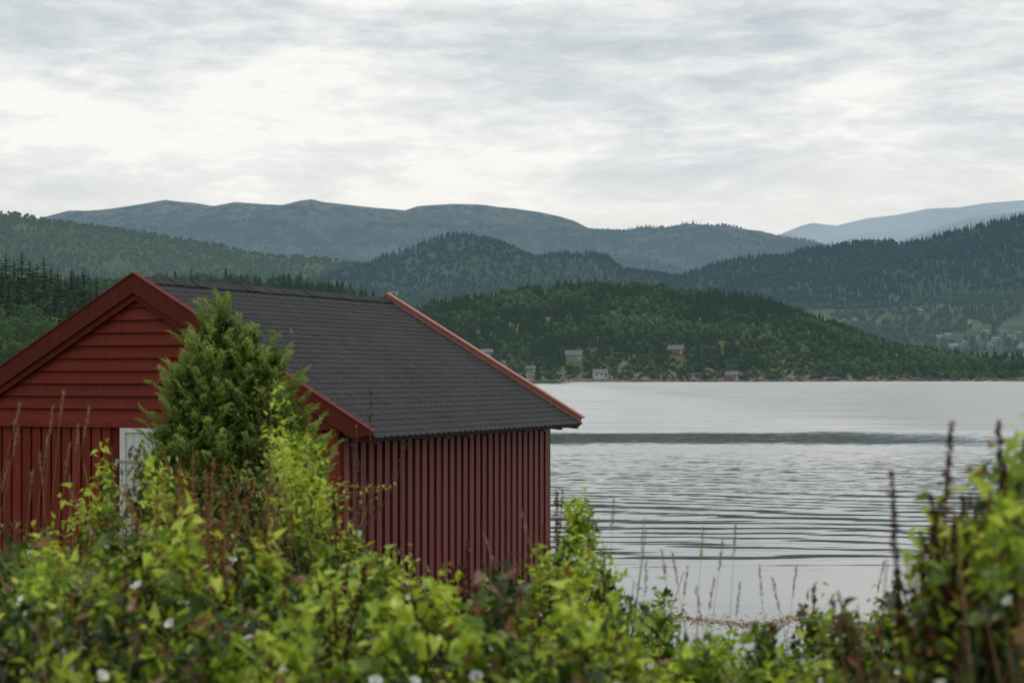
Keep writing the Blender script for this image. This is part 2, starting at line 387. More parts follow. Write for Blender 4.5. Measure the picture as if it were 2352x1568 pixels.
def mG(P):
    k=(P[:,2]>3.0+3*fbm(P[:,0]/25,P[:,1]/25,3))
    low=(P[:,2]<24)&(fbm(P[:,0]/28,P[:,1]/28,55,3)>.5); k&=~(low&(rng.random(len(P))<.8))
    for q,s in zip(shP,shoreH): k&=~((np.abs(P[:,0]-q[0])<s[2]*.6)&(P[:,1]<q[1]+7)&(P[:,1]>q[1]-28))
    return k
gst=[(0,(.009,.017,.009)),(.28,(.018,.032,.014)),(.5,(.034,.057,.020)),(.75,(.056,.086,.027)),(1,(.085,.105,.038))]
wood('promontory_forest',hG,9000,(5.5,10.5),.46,gst,H_NEAR,'dense mixed forest covering the promontory',con_mid,dec_mid,mask=mG,ts=.11)
P=hG.scatter(7500,.0,.4); P=P[(P[:,2]>.9)]; 
for q,s in zip(shP,shoreH): P=P[~((np.abs(P[:,0]-q[0])<s[2]*.55)&(P[:,1]<q[1]+5)&(P[:,1]>q[1]-16))]
V,T,t=stamp_trees(dec_mid[:2],P-[0,0,.4],rng.uniform(1.2,3.9,len(P)),np.clip(rng.normal(.45,.2,len(P)),0,1),1.3)
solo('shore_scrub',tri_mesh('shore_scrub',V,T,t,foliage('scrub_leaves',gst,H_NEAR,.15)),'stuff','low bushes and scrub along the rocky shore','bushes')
P=hG.scatter(2600,-.03,.2); P=P[(P[:,2]<5+4*rng.random(len(P)))&(P[:,2]>-.8)]
for q,s in zip(shP,shoreH): P=P[~((np.abs(P[:,0]-q[0])<s[2]*.6)&(P[:,1]<q[1]+3)&(P[:,2]>.6))]
rk=[ico(1,.5,60+i) for i in range(3)]
V,T,t=stamp_trees(rk,P,rng.uniform(.4,1.2,len(P))*rng.choice([1,1,1,1.8],len(P)),rng.random(len(P)),1.8)
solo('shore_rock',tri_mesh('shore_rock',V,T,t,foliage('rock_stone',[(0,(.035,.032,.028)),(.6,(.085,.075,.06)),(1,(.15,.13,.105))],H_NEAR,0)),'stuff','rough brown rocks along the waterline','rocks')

# --- houses
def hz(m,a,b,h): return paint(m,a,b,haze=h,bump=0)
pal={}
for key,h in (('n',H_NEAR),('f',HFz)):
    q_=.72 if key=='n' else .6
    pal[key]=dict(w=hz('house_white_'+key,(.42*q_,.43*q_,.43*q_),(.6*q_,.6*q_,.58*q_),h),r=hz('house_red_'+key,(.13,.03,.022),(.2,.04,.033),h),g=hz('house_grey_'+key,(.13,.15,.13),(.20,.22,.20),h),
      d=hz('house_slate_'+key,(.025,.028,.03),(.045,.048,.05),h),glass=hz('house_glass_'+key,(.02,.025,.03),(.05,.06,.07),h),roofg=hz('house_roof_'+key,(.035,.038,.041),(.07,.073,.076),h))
def house(P,w,kind,pk,name='house'):
    p=pal[pk]; d=w*.62; hh=w*.30 if kind!='rb' else w*.38
    lab={'w':'small white wooden house with grey roof','r':'red wooden house with white windows','g':'long pale green grey house with grey roof','d':'dark slate roofed house among bushes','b':'white boathouse with dark doors at the waterline','rb':'small red boathouse on the rocky shore'}[kind]
    e=thing(name,(P[0],P[1],P[2]-.2),lab,name,'houses on the far shore' if pk=='n' else 'houses on the valley slope',rot=rng.uniform(-.9,.9) if pk=='f' else rng.uniform(-.3,.3))
    wm={'w':p['w'],'r':p['r'],'g':p['g'],'d':p['g'],'b':p['w'],'rb':p['r']}[kind]; rm=p['roofg'] if kind in('w','g','r') else p['d']
    b=MB(); rz=d*.42
    b.box(-w/2,w/2,-d/2,d/2,-1.5,hh)
    for sx in (-1,1):
        x=sx*w/2*.998; b.poly([(x,-d/2,hh),(x,d/2,hh),(x,0,hh+rz)])
    part('wall',b.mesh('wall',wm),e)
    b=MB(); ov=.4; th=.22; k=rz/(d/2)
    for sy in(-1,1):
        b.hexa([(-w/2-ov,0,hh+rz),(w/2+ov,0,hh+rz),(w/2+ov,sy*(d/2+ov),hh-ov*k),(-w/2-ov,sy*(d/2+ov),hh-ov*k),(-w/2-ov,0,hh+rz+th),(w/2+ov,0,hh+rz+th),(w/2+ov,sy*(d/2+ov),hh-ov*k+th),(-w/2-ov,sy*(d/2+ov),hh-ov*k+th)])
    ro=part('roof',b.mesh('roof',rm),e)
    if kind in 'wrg':
        b=MB(); b.box(-.35,.35,-.35,.35,0,1.6); part('chimney',b.mesh('chimney',p['roofg']),ro,(w*.18,.3,hh+rz-.5))
    nwin=3 if kind not in('b','rb') else 2
    for i in range(nwin):
        x=-w/2+w*(i+.6)/(nwin+.9)
        b=MB(); b.box(-.65,.65,-.06,.05,-.6,.6); wn=part('window',b.mesh('window',p['w']),e,(x,-d/2-.02,hh*.6))
        b=MB(); b.box(-.5,.5,-.09,-.05,-.48,.48); part('pane',b.mesh('pane',p['glass']),wn)
    b=MB(); b.box(-.55,.55,-.07,.05,0,2.1); part('door',b.mesh('door',p['glass'] if kind in('b','w') else p['w']),e,(w/2-w*.13,-d/2-.02,.1))
for (a,b_,w_,k),P in zip(shoreH,shP): house(P,w_,k,'n','boathouse' if k in('b','rb') else 'house')
for (a,b_,w_,k),P in zip(settle,setP): house(P,w_,k,'f')
P=np.array([bx(1565,6000),6000.,ez(512,6000)-6]); e=thing('radio_mast',P,'thin lattice radio mast on the ridge top','mast')
L=[]
for s in ((1,1),(1,-1),(-1,1),(-1,-1)): L.append(([(s[0]*1.2,s[1]*1.2,-8),(s[0]*.3,s[1]*.3,23)],.22,.14))
for i in range(8):
    z=-6+i*3.7; r=1.2-i*.11; L.append(([(-r,0,z),(r,0,z+2.2)],.12,.12))
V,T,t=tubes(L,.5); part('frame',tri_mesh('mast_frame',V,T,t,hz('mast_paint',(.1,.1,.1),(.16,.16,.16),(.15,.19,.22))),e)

# ------------------------------------------------------------ wooded shore behind the barn
hI=Hill([(-300,680),(100,690),(230,692),(300,684),(450,676),(600,680),(700,688),(780,700),(850,725),(950,800),(1050,880)],450,720,-1,0,5,90,51)
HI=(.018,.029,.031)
hI.mesh('wooded_shore',terrainmat('m_i',gstops,.05,HI),'low wooded land behind the boathouse')
ist=[(0,(.012,.024,.014)),(.4,(.022,.038,.018)),(.7,(.042,.064,.026)),(1,(.06,.085,.034))]
wood('shore_forest',hI,2100,(6,10),.5,ist,HI,'dense mixed wood behind the boathouse',con_mid,dec_mid,t0=.2,t1=1.1)
hH=Hill([(-400,740),(-100,760),(0,775),(120,790),(200,805),(260,830),(330,870),(400,890)],250,400,-1,0,2,50,53)
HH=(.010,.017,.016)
hH.mesh('wooded_shore',terrainmat('m_h',gstops,.08,HH),'low wooded bank beside the water')
def spruce_detail(seed):
    r=np.random.default_rng(seed); nl=34
    seg=np.linspace(0,1,5); V=[];T=[]
    for i,s in enumerate(seg):
        wd=.30*(1-s)**.6*(1.25 if i%2 else .75)
        V+=[(s,0,-.18*s*s+.02),(s-.12,wd,-.18*s*s-.09),(s-.12,-wd,-.18*s*s-.09)]
    for i in range(4):
        a=3*i;b=3*i+3; T+=[(a,b,b+1),(a,b+1,a+1),(a,b+2,b),(a,a+2,b+2)]
    PV=np.array(V);PT=np.array(T)
    pos=[];X=[];Sx=[];tt=[]
    for l in range(nl):
        f=l/nl; z=.07+.9*f; R=.175*(1-f)**.8*(.8+.4*r.random())+.014; n=max(5,int(11*(1-f*.6)))
        a0=r.random()*6.28
        for j in range(n):
            a=a0+j*6.283/n+r.normal(0,.15); up=-.25+.7*f+r.normal(0,.08)
            pos.append((0,0,z+r.normal(0,.008))); X.append((np.cos(a),np.sin(a),up)); Sx.append(R*(.75+.5*r.random())); tt.append(np.clip(.4+.3*r.normal(),0,1))
    pos=np.array(pos);X=nrm(np.array(X));up=np.tile([0,0,1.],(len(X),1));Yv=nrm(np.cross(up,X));Zv=np.cross(X,Yv)
    return inst(PV,PT,pos,X,Yv,Zv,np.array(Sx),np.array(tt))
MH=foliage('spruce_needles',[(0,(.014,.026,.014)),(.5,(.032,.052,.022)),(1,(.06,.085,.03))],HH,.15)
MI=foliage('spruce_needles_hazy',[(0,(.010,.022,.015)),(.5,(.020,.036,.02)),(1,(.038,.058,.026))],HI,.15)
crown={}
for tag,m in (('h',MH),('i',MI)):
    crown[tag]=[]
    for i in range(4):
        V,T,t=spruce_detail(70+i); crown[tag].append(tri_mesh('spruce_crown',V,T,t,m))
V,T,t=tubes([([(0,0,-.05),(0,0,.5),(0,0,.99)],.014,.002)],.5,6); trunk_me=tri_mesh('spruce_trunk',V,T,t,BARK)
def spruce(x,y,z,h,tag,lab,group):
    e=thing('spruce_tree',(x,y,z),lab,'tree',group,rot=rng.random()*6.28); s=h
    for nme,me in (('trunk',trunk_me),('crown',crown[tag][rng.integers(4)])):
        o=bpy.data.objects.new(nme,me); o.scale=(s*rng.uniform(.95,1.4),)*2+(s,); link(o,e)
tops=[(-35,580),(-8,572),(14,574),(32,584),(50,571),(68,590),(84,600),(101,586),(118,604),(133,612),(150,628),(165,606),(180,618),(193,608),(207,640),(222,626),(236,655),(246,676),(60,640),(110,650),(160,665),(200,690),(225,700),(20,630),(90,655),(-20,640),(140,690),(180,710),(5,600),(42,605),(76,612),(126,640),(172,645),(212,668)]
for i,(a,b) in enumerate(tops):
    d=rng.uniform(330,395) if i<18 else rng.uniform(290,330)
    x=bx(a,d); zt=ez(b,d); zb=float(hH.h(np.array([x]),np.array([d]))[0])-.3
    spruce(x,d,zb,max(6,zt-zb),'h','tall dark spruce standing on the wooded bank','spruces on the wooded bank')
for a,b in [(262,640),(285,628),(440,613),(455,628),(497,623),(530,640),(560,636),(588,640),(615,634),(628,622),(640,626),(652,619),(665,640),(690,646),(705,640),(755,636),(765,650),(778,652),(350,640),(380,634),(405,628),(725,652),(800,668),(820,676)]:
    d=rng.uniform(640,715); x=bx(a,d); zb=float(hI.h(np.array([x]),np.array([d]))[0])-.5; zt=ez(b,d)
    spruce(x,d,zb,max(5,zt-zb),'i','spruce rising above the wood behind the boathouse','spruces behind the boathouse')
def leafy(seed):
    r=np.random.default_rng(seed); parts=[]
    cl=[];
    for i in range(26):
        z=.22+.74*r.random(); R=.30*math.sqrt(max(.05,1-((z-.55)/.5)**2)); a=r.random()*6.28; q=R*r.random()**.5
        cl.append((q*np.cos(a),q*np.sin(a),z))
    cl=np.array(cl); n=90
    for c in cl:
        d=nrm(r.normal(size=(n,3)));p=c+d*np.array([.10,.10,.075])*(.7+.4*r.random((n,1)))
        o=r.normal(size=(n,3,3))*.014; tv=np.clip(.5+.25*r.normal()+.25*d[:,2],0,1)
        parts.append(((p[:,None,:]+o).reshape(-1,3),np.arange(n*3).reshape(-1,3),np.repeat(tv,3)))
    return merge(parts),cl
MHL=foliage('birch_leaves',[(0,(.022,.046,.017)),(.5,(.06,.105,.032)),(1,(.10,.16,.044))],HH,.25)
lf=[]
for i in range(3):
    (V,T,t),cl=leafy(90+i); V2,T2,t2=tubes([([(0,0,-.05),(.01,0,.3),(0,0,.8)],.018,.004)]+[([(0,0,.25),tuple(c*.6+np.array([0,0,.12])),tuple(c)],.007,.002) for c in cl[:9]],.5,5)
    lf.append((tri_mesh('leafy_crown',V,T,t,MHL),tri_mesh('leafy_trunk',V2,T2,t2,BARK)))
for i,(a,b) in enumerate([(-40,690),(0,700),(40,705),(75,725),(105,735),(140,748),(170,760),(20,760),(60,775),(95,780),(130,790),(-15,770),(200,770),(225,745)]):
    d=rng.uniform(262,290); x=bx(a,d); zb=float(hH.h(np.array([x]),np.array([d]))[0])-.3; h=max(4,ez(b,d)-zb)
    e=thing('birch_tree',(x,d,zb),'bushy green birch at the edge of the wooded bank','tree','birches on the wooded bank',rot=rng.random()*6); m=lf[i%3]
    for nme,me in(('crown',m[0]),('trunk',m[1])):
        o=bpy.data.objects.new(nme,me); o.scale=(h*1.15,h*1.15,h); link(o,e)

# ------------------------------------------------------------ ground and water
def gz(x,y):
    x=np.asarray(x,float);y=np.asarray(y,float)
    r=np.interp(y,[-30,2,5,8,14,20,25,30,45,100,20000],[2.1,1.98,1.75,1.5,1.0,.42,-.08,-.6,-1.8,-3,-6])
    l=np.interp(y,[-30,2,5,8,14,20,24,32,35,45,100,20000],[2.1,1.98,1.8,1.6,1.15,.7,.45,.2,-.5,-1.8,-3,-6])
    s=x-(-2.1+(y-24)*.388)+.15; k=np.clip(s/.7,0,1); k=k*k*(3-2*k)
    return l*(1-k)+r*k+(fbm(x*.9,y*.9,5,4)-.5)*.16*(np.abs(y-17)<17)
def axis(a): return np.unique(np.concatenate(a))
xs=axis([np.linspace(-14000,-60,14),np.linspace(-60,-12,20),np.linspace(-12,12,90),np.linspace(12,60,20),np.linspace(60,14000,14)])
ys=axis([np.linspace(-40,-2,8),np.linspace(-2,40,130),np.linspace(42,120,16),np.linspace(150,15000,16)])
X,Y=np.meshgrid(xs,ys);Z=gz(X,Y);nx=len(xs);ny=len(ys)
i=np.arange(nx-1)[None,:]+np.arange(ny-1)[:,None]*nx
T=np.concatenate([np.stack([i,i+1,i+nx+1],-1).reshape(-1,3),np.stack([i,i+nx+1,i+nx],-1).reshape(-1,3)])
gmat=terrainmat('ground_soil',[(.35,(.018,.02,.01)),(.5,(.04,.055,.018)),(.65,(.07,.085,.03))],1.3,None,bump=.05,zrock=(.12,.3,(.10,.09,.07),3.,.12))
solo('ground',tri_mesh('ground',np.stack([X,Y,Z],-1).reshape(-1,3),T,None,gmat,True),'structure','grassy bank sloping down to the shore','ground')

m,nt,out=newmat('fjord_water')
g=nd(nt,'ShaderNodeNewGeometry'); Pn=g.outputs['Position']; s=nd(nt,'ShaderNodeSeparateXYZ',i_0=Pn)
nb=noise(nt,mapping(nt,Pn,(.03,.05,1)),1,4,.6)
nb2=noise(nt,mapping(nt,Pn,(.22,.5,1)),1,5,.65)
yy=math_(nt,'MULTIPLY',s.outputs[1],math_(nt,'ADD',.875,math_(nt,'ADD',math_(nt,'MULTIPLY',nb.outputs['Fac'],.13),math_(nt,'MULTIPLY',nb2.outputs['Fac'],.12))))
yy=math_(nt,'ADD',yy,math_(nt,'MULTIPLY',s.outputs[0],-.04))
fac=math_(nt,'DIVIDE',math_(nt,'SUBTRACT',math_(nt,'LOGARITHM',math_(nt,'MAXIMUM',yy,10.),10.),1.),2.5)
def dz(d): return (math.log10(d)-1)/2.5
Zs=[(24,(.04,.02,.02)),(34,(.06,.04,.05)),(38,(.04,.08,.24)),(46,(.03,.14,.40)),(56,(.06,.26,.34)),(64,(.13,.50,.16)),(80,(.20,.56,.06)),(92,(.30,.50,0)),(100,(.38,.42,0)),(106,(.01,.28,0)),(121,(.01,.28,0)),(131,(.42,.32,0)),(200,(.50,.28,0)),(700,(.5,.22,0)),(1000,(.35,.2,0))]
z=ramp(nt,fac,[(dz(a),b) for a,b in Zs]); zs=nd(nt,'ShaderNodeSeparateColor',i_0=z)
bias=zs.outputs[0]
side=math_(nt,'ADD',s.outputs[0],math_(nt,'MULTIPLY',nb2.outputs['Fac'],14.))
bias=math_(nt,'ADD',bias,math_(nt,'MULTIPLY',maprange(nt,side,26,41,0,.42),maprange(nt,yy,101,106)))
nn=noise(nt,mapping(nt,Pn,(1.0,1.8,1)),1.6,4,.6); ns=nd(nt,'ShaderNodeSeparateColor',i_0=nn.outputs['Color'])
nl=noise(nt,mapping(nt,Pn,(.05,.16,1)),1.,5,.6)
nw=noise(nt,mapping(nt,Pn,(.06,.10,1)),1.,3,.45)
nw2=noise(nt,mapping(nt,Pn,(.14,.4,1),(0,0,.25)),1.,3,.5)
ph=math_(nt,'ADD',math_(nt,'MULTIPLY',s.outputs[1],2*math.pi/1.9),math_(nt,'ADD',math_(nt,'MULTIPLY',nw.outputs['Fac'],34.),math_(nt,'MULTIPLY',s.outputs[0],1.0)))
ph2=math_(nt,'ADD',math_(nt,'MULTIPLY',s.outputs[1],2*math.pi/.9),math_(nt,'ADD',math_(nt,'MULTIPLY',nw2.outputs['Fac'],24.),math_(nt,'MULTIPLY',s.outputs[0],-.6)))
am=math_(nt,'MULTIPLY',maprange(nt,nl.outputs['Fac'],.36,.62,.2,1.2),1.)
wv=math_(nt,'MULTIPLY',math_(nt,'ADD',math_(nt,'SINE',ph),math_(nt,'MULTIPLY',math_(nt,'SINE',ph2),.6)),am)
mod=math_(nt,'MULTIPLY',nl.outputs['Fac'],2.0)
amp=math_(nt,'MULTIPLY',zs.outputs[1],.40)
sx=math_(nt,'MULTIPLY',math_(nt,'SUBTRACT',ns.outputs[0],.5),amp)
sy=math_(nt,'MULTIPLY',math_(nt,'SUBTRACT',ns.outputs[1],.5),amp)
sy=math_(nt,'ADD',sy,math_(nt,'MULTIPLY',math_(nt,'MULTIPLY',wv,zs.outputs[2]),.085))
sy=math_(nt,'SUBTRACT',sy,math_(nt,'MULTIPLY',math_(nt,'MULTIPLY',bias,mod),.12))
cv=nd(nt,'ShaderNodeCombineXYZ',i_0=sx,i_1=sy,i_2=1.0)
vn=nd(nt,'ShaderNodeVectorMath',operation='NORMALIZE',i_0=cv.outputs[0])
p=nd(nt,'ShaderNodeBsdfPrincipled'); p.inputs['Base Color'].default_value=(.05,.054,.05,1); p.inputs['Roughness'].default_value=.08; p.inputs['IOR'].default_value=2.5
nt.links.new(vn.outputs[0],p.inputs['Normal']); nt.links.new(p.outputs[0],out.inputs[0])
V=np.array([(-14000,-40,0),(14000,-40,0),(14000,9000,0),(-14000,9000,0)],float)
solo('water',tri_mesh('water',V,[(0,1,2),(0,2,3)],None,m),'structure','calm grey fjord water with long ripples','water')
n=2600; x=rng.uniform(1.7,6.,n); yb=29.4-.22*(x-2)+.9*(fbm(x*1.2,x*0,8)-.5)*2; y=yb+rng.normal(0,.2,n)*rng.choice([1,1,3.5],n)
tip=nrm(np.stack([rng.normal(size=n),rng.normal(size=n)*.5,rng.normal(size=n)*.08],1)); nr=np.tile([0,0,1.],(n,1))+rng.normal(0,.15,(n,3))
A,B,C=frames(tip,nr); lv=np.array([(-.25,0,0),(.25,0,0),(.12,1,.1),(-.2,.8,0)],float); lt=np.array([(0,1,2),(0,2,3)])
V,T,t=inst(lv,lt,np.stack([x,y,np.full(n,.008)],1),A,B,C,rng.uniform(.02,.06,n),rng.random(n))
solo('seaweed',tri_mesh('seaweed',V,T,t,foliage('seaweed_brown',[(0,(.10,.06,.018)),(1,(.34,.21,.05))],None,.1,.1)),'stuff','brown seaweed floating near the shore','seaweed')

# ------------------------------------------------------------ barn
TH=math.radians(21.2); BZ=.5; KS=.59; AP=4.37; L=7.566; HW=3.295; WU=2.795
barn=thing('boathouse',(-4.72,25,BZ),'dark red wooden boathouse with grey shingle roof by the water','boathouse',rot=-TH)
RS=AP-.06
b=MB(); b.box(-WU-.10,WU+.14,.0,7.60,-1.6,-.02)
part('foundation',b.mesh('foundation',CONC),barn)
b=MB(); zt=2.49
b.prism([(-WU+.03,0),(WU-.03,0),(WU-.03,RS-KS*WU-.1),(0,RS-.1),(-WU+.03,RS-KS*WU-.1)],.085,.13,.2)
zc=zt+.03; k=0
while zc<4.15:
    z1=min(zc+.162,4.2); hb=min(WU,(RS-.05-zc)/KS); ht=max(.0,min(WU,(RS-.05-z1)/KS)); tt=.5+rng.normal(0,.12)
    y0=.028;y1=.078
    b.quad((-hb,y0,zc),(hb,y0,zc),(ht,y1,z1+.012),(-ht,y1,z1+.012),tt)
    b.quad((-hb,.084,zc),(hb,.084,zc),(hb,y0,zc),(-hb,y0,zc),tt)
    zc+=.16; k+=1
b.box(-WU,WU,.0,.084,zt-.045,zt+.03,.6)
x=-WU+.02; 
while x<WU-.1:
    if not(-.36<x+.06<.80):
        b.box(x,x+.118,.05,.084,.02,zt-.045,.5+rng.normal(0,.15))
    x+=.15
b.box(WU-.09,WU+.005,.03,.13,0,zt-.05,.6); b.box(-WU-.005,-WU+.01,.03,.13,0,zt-.05,.6)
part('front_wall',b.mesh('front_wall',RED),barn)
def sidewall(sg):
    b=MB(); top=RS-KS*WU-.09
    b.box(sg*WU-.03 if sg>0 else -WU,sg*WU if sg>0 else -WU+.03,.135,7.5,0,top,.0)
    y=.14
    while y<7.4:
        xx=(WU+.002,WU+.036) if sg>0 else (-WU-.036,-WU-.002)
        b.box(xx[0],xx[1],y,min(y+.135,7.5),.0,top-.005,.5+rng.normal(0,.16)); y+=.235
    return b
part('side_wall',sidewall(1).mesh('side_wall',RED_SIDE),barn); part('side_wall',sidewall(-1).mesh('side_wall',RED_SIDE),barn)
b=MB(); b.prism([(-WU+.04,0),(WU-.04,0),(WU-.04,RS-KS*WU-.1),(0,RS-.1),(-WU+.04,RS-KS*WU-.1)],7.40,7.49,.4)
part('back_wall',b.mesh('back_wall',RED_SIDE),barn)
ph_=math.atan(KS); c_,s_=math.cos(ph_),math.sin(ph_); SL=HW/c_
b=MB(); RE=L-.04
for sg in(-1,1):
    def P(a,y,h): return (sg*(a*c_+h*s_),y,RS-a*s_+h*c_)
    b.hexa([P(0,.0,-.07),P(SL,.0,-.07),P(SL,RE,-.07),P(0,RE,-.07),P(0,.0,-.012),P(SL,.0,-.012),P(SL,RE,-.012),P(0,RE,-.012)],.4)
    cw=.128; nr_=int(SL/cw)+1; tw=.18
    for r in range(nr_):
        a0=r*cw; a1=min(a0+cw+.03,SL+.03); off=-tw*.5*(r%2)+rng.normal(0,.006); y=off; rt=rng.normal(0,.05)
        while y<RE:
            ya=max(y,.0); yb_=min(y+tw-.004,RE)
            if yb_-ya>.02:
                t=.5+rt+rng.normal(0,.22); g_=.045 if yb_-ya>.13 else .005; hb=.0085+rng.normal(0,.001); ht=.001; cut=.035
                pts=[P(a0,ya,ht),P(a1-cut,ya,hb*.85),P(a1,ya+g_,hb),P(a1,yb_-g_,hb),P(a1-cut,yb_,hb*.85),P(a0,yb_,ht)]
                b.poly(pts if sg>0 else pts[::-1],t)
                lo=[P(a1-cut,ya,-.004),P(a1,ya+g_,-.004),P(a1,yb_-g_,-.004),P(a1-cut,yb_,-.004)]
                for q in range(3): b.quad(pts[q+1],lo[q],lo[q+1],pts[q+2],0.3)
            y+=tw
roof=part('roof',b.mesh('roof',SHING),barn)
b=MB(); y=.02
while y<L-.15:
    h0=.026+rng.normal(0,.005); h1=.010; y1=y+.26; t=.35+rng.normal(0,.1); w_=.12
    for sg in(-1,1):
        b.quad((0,y,RS+h0+.02),(sg*w_,y,RS-w_*KS+h0),(sg*w_,min(y1,L-.05),RS-w_*KS+h1+.012),(0,min(y1,L-.05),RS+h1+.03),t)
    b.quad((-w_,y,RS-w_*KS+h0),(0,y,RS+h0+.02),(0,y,RS-.02),(-w_,y,RS-w_*KS-.02),t*.3); b.quad((0,y,RS+h0+.02),(w_,y,RS-w_*KS+h0),(w_,y,RS-w_*KS-.02),(0,y,RS-.02),t*.3)
    y+=.19
part('ridge_cap',b.mesh('ridge_cap',SHING),roof)
def barge(sg,y0,y1,top,hgt,u1,mat,nm='barge_board',u0=0.0,cut=0.):
    b=MB(); t=.5+rng.normal(0,.1)
    def Q(u,z): return (sg*u,AP-KS*u+top-z)
    pts=[Q(u0,0),Q(u1,0)]+([Q(u1,.03),Q(u1-cut,hgt)] if cut else [Q(u1,hgt)])+[Q(u0,hgt)]
    if sg<0: pts=pts[::-1]
    b.prism(pts,y0,y1,t); return part(nm,b.mesh(nm,mat),barn)
for sg in(-1,1):
    barge(sg,-.075,-.04,0,.235,HW-.0,RED_TRIM,cut=.26)
    barge(sg,-.035,.02,-.235,.09,HW-.45,RED_TRIM,'inner_trim')
    barge(sg,-.09,.03,.022,.02,HW+.02,RED_TRIM,'cap_board')
    barge(sg,L-.035,L+.0,.03,.25,HW+.0,RED_TRIM,cut=.26)
    barge(sg,L-.09,L+.03,.06,.03,HW+.03,RED_SKYLIT,'cap_board')
    barge(sg,L-.06,L-.035,.03,.12,HW+.0,RED_SKYLIT,'inner_trim')
for j in range(11):
    y=.12+j*.725
    for sg in (1,):
        b=MB(); t=.4
        def Q(u,dz): return (sg*u,RS-KS*u-.085-dz)
        b.prism([Q(WU+.04,0),Q(HW-.02,0),Q(HW-.03,.02),Q(WU+.2,.15),Q(WU+.04,.15)],y,y+.09,t); part('rafter_tail',b.mesh('rafter_tail',RED_SIDE),barn)
b=MB(); b.box(-.24,-.16,.0,.07,0,2.44); b.box(.72,.80,.0,.07,0,2.44); b.box(-.16,.72,.0,.07,2.38,2.44)
x=-.155
while x<.70: b.box(x,min(x+.105,.715),.02,.06,.02,2.375,.5+rng.normal(0,.1)); x+=.11
door=part('door',b.mesh('door',WHITE),barn)
for z_ in(.4,2.02):
    b=MB(); b.box(-.28,.15,-.012,-.002,z_-.014,z_+.014); b.box(-.29,-.25,-.025,0,z_-.03,z_+.03); part('hinge',b.mesh('hinge',IRON),door)

# ------------------------------------------------------------ juniper
def spray_proto():
    r=np.random.default_rng(3); V=[];T=[]
    n=10
    for i in range(n):
        s=i/(n-1); base=np.array([.0,s,.14*math.sin(s*3)-.30*s*s*s])
        for k in range(3):
            a=k*2.09+i*.9; d=np.array([math.cos(a)*.8,.65,math.sin(a)*.8]); l=.34*(1-.6*s)*(.75+.5*r.random())
            p=np.array([-math.sin(a),0,math.cos(a)])*.06*(1-.4*s)
            o=len(V); V+=[base-p,base+p,base+d*l]; T.append((o,o+1,o+2))
    return np.array(V),np.array(T)
PV,PT=spray_proto()
JD=14.0; jb=np.array([bx(560,JD),JD,float(gz(bx(560,JD),JD))])
jun=thing('juniper_bush',jb,'tall feathery green juniper growing in front of the gable','bush')
leaders=[(515,705,.10,.0),(548,755,.11,.1),(485,750,.10,-.1),(580,755,.10,-.05),(628,795,.10,.05),(602,835,.12,.1),(460,790,.11,.1),(432,825,.09,-.05),(410,850,.08,0),(404,910,.12,.1),(600,870,.21,-.1),(660,905,.15,0),(520,865,.28,-.05),(448,975,.20,-.1),(384,960,.08,0),(690,950,.13,.1),(560,1000,.38,0),(640,1050,.29,-.1),(376,1020,.09,0),(410,1085,.19,0),(500,1090,.41,-.05),(710,1040,.13,0),(650,1140,.34,0),(362,1100,.10,0),(718,1130,.15,0)]
pos=[];dirs=[];sz=[];tt=[];br=[]
for (a,b_,R,dy) in leaders:
    cx=bx(a,JD)-jb[0]; zt_=ez(b_,JD)-jb[2]; n=int(260+9500*R*R); foot=np.array([cx*.35,dy*.3,.25])
    hgt=min(1.5,.5+R*3.)
    t_=rng.random(n)**.85; a_=rng.random(n)*6.283
    rr=R*np.clip((1-t_)*1.9,0.03,1)**.8*(.3+.7*rng.random(n)**.4)*(1+.35*np.sin(a_*3+t_*9)+.25*np.sin(a_*5-t_*23))
    z_=zt_-hgt*(1-t_)-.05
    cxx=cx*(1-.10*(1-t_)); pp=np.stack([cxx+rr*np.cos(a_),dy+rr*np.sin(a_),z_],1)
    dd=np.stack([np.cos(a_)*.85,np.sin(a_)*.85,.45+.75*t_],1)+rng.normal(0,.33,(n,3))
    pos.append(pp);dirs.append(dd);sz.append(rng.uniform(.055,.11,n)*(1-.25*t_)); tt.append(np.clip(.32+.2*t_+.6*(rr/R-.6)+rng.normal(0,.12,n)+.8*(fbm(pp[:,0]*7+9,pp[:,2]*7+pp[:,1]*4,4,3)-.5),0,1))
    br.append(([foot,(foot+np.array([cx,dy,zt_-hgt*.7]))*.5+[0,0,.1],np.array([cx,dy,zt_-hgt*.5]),np.array([cx,dy,zt_-.1])],.022,.003))
    for q in range(int(16+130*R)):
        tq=rng.random()**.7; aq=rng.random()*6.283; rq=R*min(1,(1-tq)*2.0+.05)**.8
        p0=np.array([cx+rq*math.cos(aq)*.85,dy+rq*math.sin(aq)*.85,zt_-hgt*(1-tq)-.06]); ln=rng.uniform(.12,.26)
        dq=nrm(np.array([math.cos(aq)*.6*(1-.5*tq),math.sin(aq)*.6*(1-.5*tq),.9])+rng.normal(0,.14,3)); m_=36
        f_=rng.random(m_); dr=.030*(1-f_)**.8+.004; ra=rng.random(m_)*6.283
        droop=np.array([math.cos(aq),math.sin(aq),-.5])*.22
        pp=p0+dq*ln*f_[:,None]+droop*ln*(f_**2)[:,None]+np.stack([np.cos(ra)*dr,np.sin(ra)*dr,0*ra],1)
        pos.append(pp); dirs.append(dq+droop*2*f_[:,None]+np.stack([np.cos(ra)*.5,np.sin(ra)*.5,0*ra],1)*(1-f_[:,None]*.6)+rng.normal(0,.1,(m_,3))); sz.append(rng.uniform(.03,.055,m_)); tt.append(np.clip(.54+.38*f_+rng.normal(0,.12)+rng.normal(0,.07,m_),0,1))
pos=np.concatenate(pos);dirs=np.concatenate(dirs);sz=np.concatenate(sz);tt=np.concatenate(tt)
